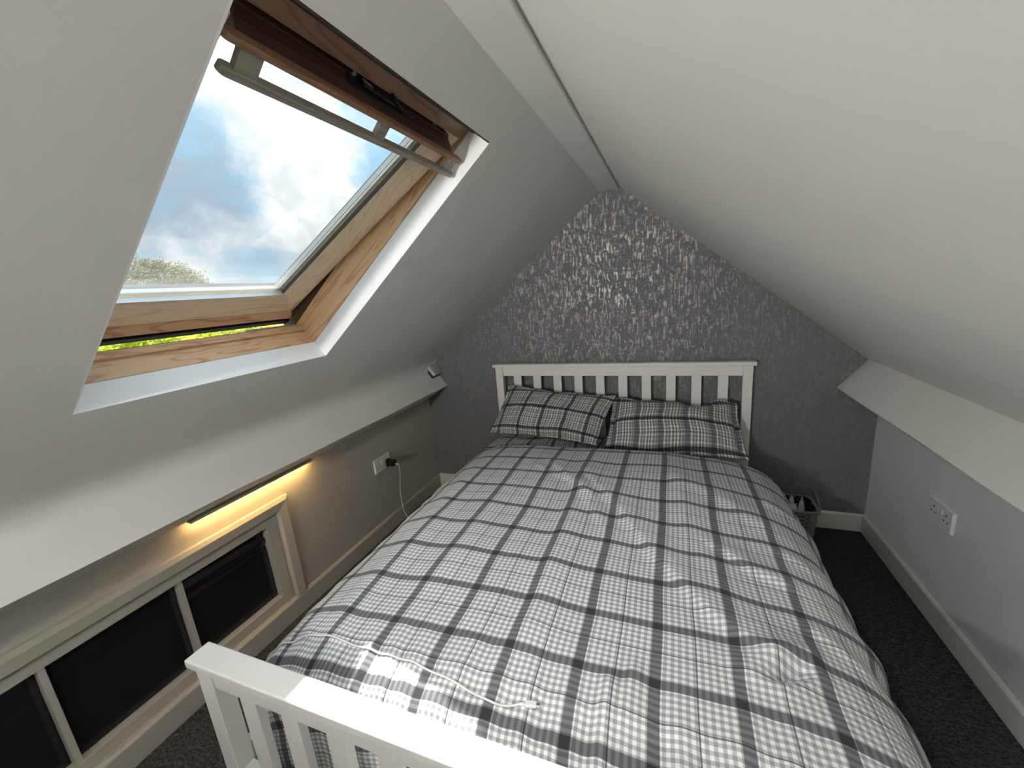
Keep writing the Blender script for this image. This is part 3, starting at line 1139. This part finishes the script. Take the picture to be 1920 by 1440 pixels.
def duvet_mesh():
    NA, NB = 250, 250
    bm = bmnew()
    uvl = bm.loops.layers.uv.new('UVMap')
    grid = []
    for jb in range(NB + 1):
        b_ = LFOOT * jb / NB
        fp = sample(footp, b_)
        row = []
        for ia in range(NA + 1):
            a = -LSIDE + 2 * LSIDE * ia / NA
            spn = sample(side, abs(a))
            sg = 1 if a >= 0 else -1
            x, dz = spn.x * sg, spn.y
            x -= sg * (.050 if sg < 0 else .0) * min(1, max(0, (abs(x) - .45) / .25))
            y = fp.x
            foot_drop = -fp.y
            edge = -dz
            z = .572 + dz - foot_drop
            # puffiness: higher along the middle, settles towards the head
            z += .012 * math.exp(-((y + 1.15) / .55) ** 2)
            # folds and wrinkles on the top
            topw = max(0, 1 - edge / .14)
            z += fold_h(x, y) * (.35 + .65 * topw) * max(0, 1 - foot_drop / .12)
            v1 = Vector((x * 2.2, y * 2.0, 3.1))
            z += .011 * noise.noise(v1) * (.3 + .7 * topw)
            v2 = Vector((x * 6.5 + 1.1 * noise.noise(Vector((x * 3, y * 3, 9))), y * 5.0, 7.7))
            z += .0042 * noise.noise(v2)
            v3 = Vector((x * 17 + y * 6, y * 15 - x * 5, 1.7))
            r_ = 1 - abs(noise.noise(v3)) * 2.0
            z += .0020 * r_ * (.5 + .5 * noise.noise(Vector((x * 2.5, y * 2.5, 21))))
            # small gathers along the foot and along the sides
            fg = max(0, 1 - abs(y + 1.80) / .16)
            z += .0032 * fg * math.sin(x * 75 + 6 * noise.noise(Vector((x * 5, y * 3, 0))))
            dxs = 0
            if edge > .03:
                k = min(1, (edge - .03) / .10)
                dxs = k * (.016 * noise.noise(Vector((y * 5.0, sg * 4, 0))) + .010 * noise.noise(Vector((y * 13, sg * 9 + edge * 3, 0))) + .006 * math.sin(y * 40 + 5 * noise.noise(Vector((y * 4, 0, sg)))))
                z += k * .010 * noise.noise(Vector((y * 6, sg * 7, edge * 8)))
            dys = 0
            if foot_drop > .02:
                k = min(1, (foot_drop - .02) / .08)
                dys = k * (.006 * math.sin(x * 42 + 4 * noise.noise(Vector((x * 4, 0, 2)))) + .004 * noise.noise(Vector((x * 14, foot_drop * 8, 5))))
                y += min(.004, dys) + .006 * k * -1 * 0
            # gathered corners at the foot
            if foot_drop > .02 and edge > .02:
                k = min(1, (foot_drop + edge - .04) / .15)
                z = max(z, .20 + .06 * k)
                dxs -= .05 * k * min(1, foot_drop / .1)
            if jb < 14:           # rolled hem at the head end
                q = 1 - jb / 14
                z -= .018 * q * q
            x += dxs * sg
            row.append(bm.verts.new((x, y, max(z, .05))))
        grid.append(row)
    for jb in range(NB):
        for ia in range(NA):
            f = bm.faces.new((grid[jb][ia], grid[jb][ia + 1], grid[jb + 1][ia + 1], grid[jb + 1][ia]))
            for lp, (di, dj) in zip(f.loops, ((0, 0), (1, 0), (1, 1), (0, 1))):
                a = -LSIDE + 2 * LSIDE * (ia + di) / NA
                b_ = LFOOT * (jb + dj) / NB
                # the weave is pulled a little out of true
                wx = .014 * noise.noise(Vector((a * 1.6, b_ * 1.3, 40))) + .004 * noise.noise(Vector((a * 5, b_ * 5, 44)))
                wy = .018 * noise.noise(Vector((a * 1.5, b_ * 1.5, 60))) + .006 * noise.noise(Vector((a * 5, b_ * 4, 64)))
                lp[uvl].uv = (a + wx, b_ + wy)
    return bm


dbm = duvet_mesh()
dbm.normal_update()
bvh = BVHTree.FromBMesh(dbm)
duvet = obj('duvet', dbm, M['duvet'], smooth=True)
if sum(p_.normal.z for p_ in duvet.data.polygons) < 0:
    duvet.data.flip_normals()
tag(duvet, 'rumpled grey and white plaid duvet spread over the bed', 'duvet')
sm = duvet.modifiers.new('thickness', 'SOLIDIFY')
sm.thickness = .012
sm.offset = -1


def top_z(x, y):
    h = bvh.ray_cast(Vector((x, y, 1.2)), Vector((0, 0, -1)))
    return h[0].z if h[0] else .5


# ------------------------------------------------------------------ pillows
def pillow(name, corners, puff, mt, seed, flange, label, group='plaid pillows', curl=0.0, uvs=(1, 1), sag=0.0):
    """corners: bottom-left, bottom-right, top-right, top-left in world space"""
    BL, BR, TR, TL = [Vector(c) for c in corners]
    nrm = (BR - BL).cross(TL - BL).normalized()
    w = ((BR - BL).length + (TR - TL).length) / 2
    h = ((TL - BL).length + (TR - BR).length) / 2
    N, K = 72, 46
    bm = bmnew()
    uvl = bm.loops.layers.uv.new('UVMap')
    fu, fv = flange / w, flange / h

    def prof(u, v):
        a = (u - fu) / (1 - 2 * fu)
        c = (v - fv) / (1 - 2 * fv)
        if a <= 0 or a >= 1 or c <= 0 or c >= 1:
            return 0
        return (4 * a * (1 - a)) ** .42 * (4 * c * (1 - c)) ** .46

    def pos(u, v, sd):
        base = BL.lerp(BR, u).lerp(TL.lerp(TR, u), v)
        p = prof(u, v)
        # seams draw in between the corners
        pin = .016 * (4 * u * (1 - u)) * (1 if v > .5 else -1) * (abs(v - .5) * 2) ** 3
        base -= (TL - BL).normalized() * pin
        pin = .012 * (4 * v * (1 - v)) * (1 if u > .5 else -1) * (abs(u - .5) * 2) ** 3
        base -= (BR - BL).normalized() * pin
        wr = .009 * noise.noise(Vector((u * 5 + seed, v * 4, sd * 2))) + .006 * noise.noise(Vector((u * 14 + seed * 2, v * 6, sd * 2))) + .004 * noise.noise(Vector((u * 9 + v * 16 + seed * 2, v * 9, sd * 2)))
        th = puff * p * (1 if sd > 0 else .75) + wr * (p * .9 + .1)
        q = base + nrm * (th * sd)
        if p == 0:               # loose flange, rippled
            e = noise.noise(Vector((u * 9 + seed, v * 9, 5)))
            q += nrm * (.010 * e)
            if v > 1 - fv:
                q += Vector((0, 0, .010 * noise.noise(Vector((u * 7 + seed, 3, 1)))))
        if curl and u > .80 and v > .78:
            k = (u - .80) / .20 * ((v - .78) / .22)
            q += nrm * (curl * k) + Vector((0, 0, -.045 * k * k))
        q += Vector((0, 0, -sag * math.exp(-((u - .68) / .10) ** 2) * max(0, v - .7) / .3))
        return q
    fr_ = [[bm.verts.new(pos(i / N, j / K, 1)) for i in range(N + 1)] for j in range(K + 1)]
    bk = [[None] * (N + 1) for _ in range(K + 1)]
    for j in range(K + 1):
        for i in range(N + 1):
            edge = i in (0, N) or j in (0, K)
            bk[j][i] = fr_[j][i] if edge else bm.verts.new(pos(i / N, j / K, -1))
    for j in range(K):
        for i in range(N):
            for g, flip in ((fr_, False), (bk, True)):
                q = [g[j][i], g[j][i + 1], g[j + 1][i + 1], g[j + 1][i]]
                ij = [(i, j), (i + 1, j), (i + 1, j + 1), (i, j + 1)]
                if flip:
                    q, ij = q[::-1], ij[::-1]
                try:
                    f = bm.faces.new(q)
                except ValueError:
                    continue
                for lp, (a, b_) in zip(f.loops, ij):
                    u, v = a / N, b_ / K
                    lp[uvl].uv = (u * w * uvs[0] + .012 * noise.noise(Vector((u * 3 + seed, v * 3, 8))), v * h * uvs[1] + .012 * noise.noise(Vector((u * 3 + seed, v * 3, 11))))
    o = obj(name, bm, mt, smooth=True)
    tag(o, label, 'pillow', group)
    return o


pillow('pillow', [(-.672, -.345, .575), (-.040, -.385, .550), (.040, -.130, .755), (-.610, -.125, .815)], .066, M['pillow_a'], 1.3, .018,
       'left upper dark plaid pillow leaning on the headboard')
pillow('pillow', [(-.005, -.400, .520), (.668, -.385, .520), (.640, -.125, .735), (.015, -.120, .742)], .078, M['pillow_b'], 4.6, .030,
       'right dark plaid pillow with a floppy creased top edge', curl=.05, sag=.028)
pillow('pillow', [(-.690, -.450, .512), (-.030, -.440, .507), (-.030, -.11, .500), (-.670, -.11, .505)], .032, M['pillow_c'], 8.9, .012,
       'lower plaid pillow lying flat beneath the left pillow')

# ------------------------------------------------------------------ sockets
def socket(name, face, ycen, zcen, half_y, label):
    """face(x_out, y, z): x_out measured from the wall into the room"""
    root = empty(name, face(0, ycen, zcen))
    tag(root, label, 'socket', 'double wall sockets')
    bm = bmnew()
    A, B = (half_y, .043)
    P = []
    for d, k in ((0, 1.0), (.007, 1.0), (.010, .95)):
        P.append([face(d, ycen + sy_ * A * (k if k == 1 else 1 - .003 / A), zcen + sz * B * (k if k == 1 else 1 - .003 / B)) for sy_, sz in ((-1, -1), (1, -1), (1, 1), (-1, 1))])
    V = [[bm.verts.new(p) for p in ring] for ring in P]
    for a, b_ in zip(V, V[1:]):
        for i in range(4):
            bm.faces.new((a[i], a[(i + 1) % 4], b_[(i + 1) % 4], b_[i]))
    bm.faces.new(V[0][::-1])
    bm.faces.new(V[-1])
    obj('face_plate', bm, M['plastic'], root)
    for sgn in (-1, 1):
        oc = ycen + sgn * half_y * .52
        for (dy, dz, hy, hz) in ((0, .012, .0022, .0042), (-.011, -.010, .0038, .0020), (.011, -.010, .0038, .0020)):
            bm = bmnew()
            box(bm, (.0099, oc + dy - hy, zcen + dz - hz), (.0106, oc + dy + hy, zcen + dz + hz), face)
            obj('pin_hole', bm, M['dark_hole'], root)
        bm = bmnew()
        sw = ycen + sgn * half_y * .16
        hexa(bm, [face(*p) for p in ((.0098, sw - .005, zcen + .006), (.0098, sw + .005, zcen + .006), (.0098, sw + .005, zcen + .026), (.0098, sw - .005, zcen + .026),
                                     (.0115, sw - .0045, zcen + .007), (.0115, sw + .0045, zcen + .007), (.0140, sw + .0045, zcen + .025), (.0140, sw - .0045, zcen + .025))])
        obj('rocker_switch', bm, M['plastic'], root)
    for sgn in (-1, 1):
        bm = bmnew()
        box(bm, (.0099, ycen + sgn * half_y * .82 - .0025, zcen - .0025), (.0108, ycen + sgn * half_y * .82 + .0025, zcen + .0025), face)
        obj('screw_cap', bm, M['plastic_dim'], root)
    rebase(root)


socket('wall_socket', lambda d, y, z: Vector((XL + d, y, z)), -.584, .438, .070, 'white double socket on the left wall with a black plug in it')
socket('wall_socket', lambda d, y, z: Vector((XR - d, y, z)), -.574, .438, .073, 'white double socket, empty, on the right wall')

# black charger in the left socket
ch = empty('phone_charger', (XL + .04, -.548, .430))
tag(ch, 'black plug-in phone charger in the left wall socket', 'charger')
bm = bmnew()
prism(bm, [(-.020, -.026), (.020, -.026), (.020, .012), (.012, .020), (-.012, .020), (-.020, .012)], lambda a, b_, k: (XL + (.0145, .026)[k], -.548 + a, .432 + b_))
obj('plug_base', bm, M['black_plastic'], ch, bevel=.002)
bm = bmnew()
box(bm, (XL + .0262, -.564, .412), (XL + .072, -.532, .446))
obj('charger_body', bm, M['black_plastic'], ch, bevel=.005, seg=3)
rebase(ch)

# white charging cable: from the charger to the floor, along the bed and over the foot of the duvet
cab = empty('charging_cable', (-.9, -1.2, .0))
tag(cab, 'white charging cable from the black charger, its end lying on the duvet', 'cable')
path = [(XL + .086, -.548, .424), (XL + .095, -.548, .410), (XL + .070, -.522, .330), (XL + .045, -.512, .20), (XL + .055, -.508, .06), (-1.12, -.54, .004), (-.93, -.66, .0035), (-.835, -.95, .0035), (-.80, -1.40, .0035), (-.80, -1.68, .02), (-.802, -1.785, .17)]
pts = smoothline(path, 10)
over = [(-.755, -1.800), (-.71, -1.802), (-.66, -1.797), (-.603, -1.793), (-.55, -1.780), (-.482, -1.778), (-.367, -1.783), (-.238, -1.787), (-.148, -1.797), (-.075, -1.806), (-.025, -1.814), (.000, -1.812), (.036, -1.802)]
ov = smoothline([(a, b_, 0) for a, b_ in over], 8)
lastz = .24
op = []
for p in ov:
    op.append(Vector((p.x, p.y, top_z(p.x, p.y) + .0032)))
pts = [p for p in pts] + smoothline([pts[-1], (-.795, -1.800, (.17 + op[0].z) / 2), op[0]], 6)[1:-1] + op
bm = bmnew()
tube(bm, pts, .0024, 8)
obj('cord', bm, M['cable'], cab, smooth=True)
e0, e1 = op[-1], Vector((.062, -1.796, 0))
e1.z = top_z(e1.x, e1.y) + .004
dirv = (e1 - e0).normalized()
bm = bmnew()
tube(bm, [e0 - dirv * .002, e0 + dirv * .010], [.0030, .0036], 10)
obj('strain_relief', bm, M['cable'], cab, smooth=True)
bm = bmnew()
sidev = dirv.cross(Vector((0, 0, 1))).normalized()
upv = sidev.cross(dirv)


def conn(a, b_, c):
    return e0 + dirv * a + sidev * b_ + upv * (c + .0006)


box(bm, (.010, -.0062, -.0032), (.033, .0062, .0036), conn)
obj('connector', bm, M['cable'], cab, bevel=.0018)
bm = bmnew()
box(bm, (.0331, -.0042, -.0014), (.0395, .0042, .0014), conn)
obj('connector_tip', bm, M['steel'], cab, bevel=.0008)
bm = bmnew()
box(bm, (XL + .0722, -.553, .421), (XL + .090, -.543, .427))
obj('charger_connector', bm, M['cable'], cab, bevel=.001)
rebase(cab)

# small white sensor box on the purlin by the gable
PB, PT = Vector((-1.119, 0, .771)), Vector((-SA, 0, CA))
PN = Vector((CA, 0, SA))


def PF(t, y, d):                 # on the purlin's upper face: t up the face, y, d proud of it
    v = PB + PT * t + PN * d
    return Vector((v.x, y, v.z))


sen = empty('alarm_sensor', PF(.13, -.05, 0))
tag(sen, 'small white sensor box on the purlin in the left corner of the gable', 'sensor')
bm = bmnew()
box(bm, (.090, -.097, .0005), (.178, -.002, .016), PF)
obj('base_plate', bm, M['black_plastic'], sen)
bm = bmnew()
box(bm, (.094, -.094, .0162), (.172, -.006, .040), PF)
obj('cover', bm, M['plastic_dim'], sen, bevel=.003)
bm = bmnew()
box(bm, (.098, -.048, .0402), (.168, -.045, .0407), PF)
obj('seam', bm, M['gasket'], sen)
rebase(sen)

# ------------------------------------------------------------------ basket with bottles
BX0, BX1, BY0, BY1, BH = .815, 1.014, -.205, -.030, .190
bask = empty('storage_basket', ((BX0 + BX1) / 2, (BY0 + BY1) / 2, 0))
tag(bask, 'grey woven storage basket on the carpet between bed and gable wall', 'basket')


def ring_pt(t, z, k=0.0):
    """rounded rectangle, tapering towards the base"""
    q = z / BH
    hx = (BX1 - BX0) / 2 * (.87 + .13 * q) - k
    hy = (BY1 - BY0) / 2 * (.87 + .13 * q) - k
    a = 2 * math.pi * t
    c, s_ = math.cos(a), math.sin(a)
    e = .38
    return Vector(((BX0 + BX1) / 2 + hx * math.copysign(abs(c) ** e, c), (BY0 + BY1) / 2 + hy * math.copysign(abs(s_) ** e, s_), z))


bm = bmnew()
NR = 60
inner = [[bm.verts.new(ring_pt(i / NR, .004 + (BH - .008) * j / 6, .004)) for i in range(NR)] for j in range(7)]
for a, b_ in zip(inner, inner[1:]):
    for i in range(NR):
        bm.faces.new((a[i], a[(i + 1) % NR], b_[(i + 1) % NR], b_[i]))
bm.faces.new(inner[0])
obj('liner', bm, M['dark_hole'], bask, smooth=True)
bm = bmnew()                      # horizontal weavers waving in and out of the stakes
rows = 15
for j in range(rows):
    z = .010 + (BH - .022) * j / (rows - 1)
    ringp = []
    for i in range(121):
        k = .0022 * math.sin(math.pi * i * .5 + math.pi * j)
        ringp.append(ring_pt(i / 120, z, k))
    tube(bm, ringp, .0042, 6, cap=False)
obj('weave', bm, M['basket'], bask, smooth=True)['kind'] = 'stuff'
bm = bmnew()
for i in range(30):
    tube(bm, [ring_pt(i / 30, z) for z in (.004, BH * .5, BH - .006)], .0034, 6)
obj('stakes', bm, M['basket'], bask, smooth=True)['kind'] = 'stuff'
bm = bmnew()
tube(bm, [ring_pt(i / 90, BH - .004, -.002) for i in range(91)], .0065, 8, cap=False)
obj('rim', bm, M['basket'], bask, smooth=True)
for sgn in (1, -1):
    xe = BX1 + .002 if sgn > 0 else BX0 - .002
    bm = bmnew()
    hp = smoothline([(xe, -.195, BH - .02), (xe, -.190, BH + .018), (xe - sgn * .004, -.165, BH + .050), (xe - sgn * .006, -.115, BH + .066), (xe - sgn * .004, -.070, BH + .050), (xe, -.048, BH + .018), (xe, -.044, BH - .02)], 8)
    tube(bm, hp, .0038, 8)
    obj('handle', bm, M['basket'], bask, smooth=True)
rebase(bask)

bt = empty('plastic_bottle', (.915, -.110, .006))
tag(bt, 'stubby white plastic bottle with narrow cap inside the grey basket', 'bottle', 'bottles in the basket')
bm = bmnew()
lathe(bm, [(.026, 0), (.029, .004), (.029, .150), (.024, .168), (.012, .176)], (.915, -.110, .006), 20)
obj('bottle_body', bm, M['plastic'], bt, smooth=True)
bm = bmnew()
lathe(bm, [(.012, .1765), (.012, .195), (.008, .204), (.004, .216)], (.915, -.110, .006), 16)
obj('cap', bm, M['plastic'], bt, smooth=True)
rebase(bt)
bt2 = empty('plastic_tube', (.958, -.120, .006))
tag(bt2, 'slim white pointed tube beside the bottle inside the grey basket', 'tube', 'bottles in the basket')
bm = bmnew()
lathe(bm, [(.013, 0), (.014, .003), (.014, .165), (.010, .185), (.0065, .200)], (.958, -.120, .006), 14)
obj('tube_body', bm, M['plastic'], bt2, smooth=True)
bm = bmnew()
lathe(bm, [(.0062, .2005), (.0045, .214), (.0025, .220)], (.958, -.120, .006), 12)
obj('nozzle', bm, M['plastic'], bt2, smooth=True)
rebase(bt2)
tis = bmnew()
NTI = 22
g = []
for j in range(NTI + 1):
    row = []
    for i in range(NTI + 1):
        u, v = i / NTI - .5, j / NTI - .5
        x_, y_ = .862 + u * .045, -.135 + v * .08
        z_ = .170 + .020 * noise.noise(Vector((u * 7, v * 7, 3))) + .010 * noise.noise(Vector((u * 18, v * 16, 5))) - .10 * (u * u + v * v)
        row.append(tis.verts.new((x_, y_, z_)))
    g.append(row)
for j in range(NTI):
    for i in range(NTI):
        tis.faces.new((g[j][i], g[j][i + 1], g[j + 1][i + 1], g[j + 1][i]))
to = obj('paper_tissue', tis, M['plastic'], smooth=True)
tag(to, 'crumpled white tissue lying in the grey basket by the bed', 'tissue')
sm = to.modifiers.new('solid', 'SOLIDIFY')
sm.thickness = .002

# ------------------------------------------------------------------ outdoors
bm = bmnew()
box(bm, (-260, -200, -5.3), (200, 260, -5.0))
structure(obj('ground', bm, M['grass']), 'sunlit lawn far below the window', 'lawn')


def leaves(bm, pts, size, jit):
    for p, n in pts:
        a = Vector((random.gauss(0, 1), random.gauss(0, 1), random.gauss(0, 1))).normalized()
        b_ = a.orthogonal().normalized()
        c = a.cross(b_)
        s = size * random.uniform(.6, 1.3)
        ps = [p + b_ * s, p + c * s * .5 + a * s * .1, p - b_ * s, p - c * s * .5 + a * s * .1]
        bm.faces.new([bm.verts.new(q) for q in ps])


tr = empty('garden_tree', (-24.2, 11.2, -5.0))
tag(tr, 'round leafy tree seen through the lower corner of the roof window', 'tree')
bm = bmnew()
tube(bm, [(-24.2, 11.2, -5.0), (-24.15, 11.25, -3.0), (-24.25, 11.2, -1.0), (-24.2, 11.2, 1.5)], [.30, .24, .19, .08], 10)
obj('trunk', bm, M['bark'], tr, smooth=True)
TC = Vector((-24.2, 11.25, 1.3))
clumps = []
for k in range(230):
    zz = 1 - 1.5 * (k + .5) / 230
    aa = k * 2.39996
    d = Vector((math.cos(aa) * math.sqrt(1 - zz * zz), math.sin(aa) * math.sqrt(1 - zz * zz), zz))
    rr = random.uniform(.84, 1.0)
    clumps.append(TC + Vector((d.x * 2.45, d.y * 2.45, d.z * 2.95)) * rr)
bm = bmnew()
for k in range(0, len(clumps), 6):
    c = clumps[k]
    tube(bm, [(-24.2, 11.2, -.6 + random.uniform(-.6, .8)), TC.lerp(c, .45) + Vector((0, 0, .1)), c], [.09, .05, .015], 6)
obj('branches', bm, M['bark'], tr, smooth=True)
bm = bmnew()
pp = []
for c in clumps:
    for _ in range(220):
        d = Vector((random.gauss(0, 1), random.gauss(0, 1), random.gauss(0, .8)))
        pp.append((c + d * .22, d))
leaves(bm, pp, .065, 0)
obj('foliage', bm, M['leaf'], tr)['kind'] = 'stuff'
rebase(tr)

hd = empty('tall_hedge', (-17.0, 9.0, -5.0))
tag(hd, 'yellow-green hedge seen through the gap under the window sash', 'hedge')
hdir, hn = Vector((.42, .90, 0)).normalized(), Vector((.90, -.42, 0)).normalized()
HC = Vector((-17.0, 9.0, 0))
bm = bmnew()
pp = []
for _ in range(16000):
    a = random.uniform(-9, 9)
    z = random.uniform(-5.0, .80) if random.random() < .5 else random.uniform(-1.2, .80)
    q = HC + hdir * a + hn * random.uniform(-.6, .6) + Vector((0, 0, z + .16 * math.sin(a * 2.1)))
    pp.append((q, hn))
leaves(bm, pp, .16, 0)
obj('foliage', bm, M['hedge'], hd)['kind'] = 'stuff'
bm = bmnew()
for k in range(12):
    q = HC + hdir * (-8.3 + k * 1.5)
    tube(bm, [q + Vector((0, 0, -5.0)), q + Vector((.05, 0, -2.2)), q + Vector((0, 0, .3))], [.09, .07, .03], 6)
obj('stems', bm, M['bark'], hd, smooth=True)['kind'] = 'stuff'
rebase(hd)
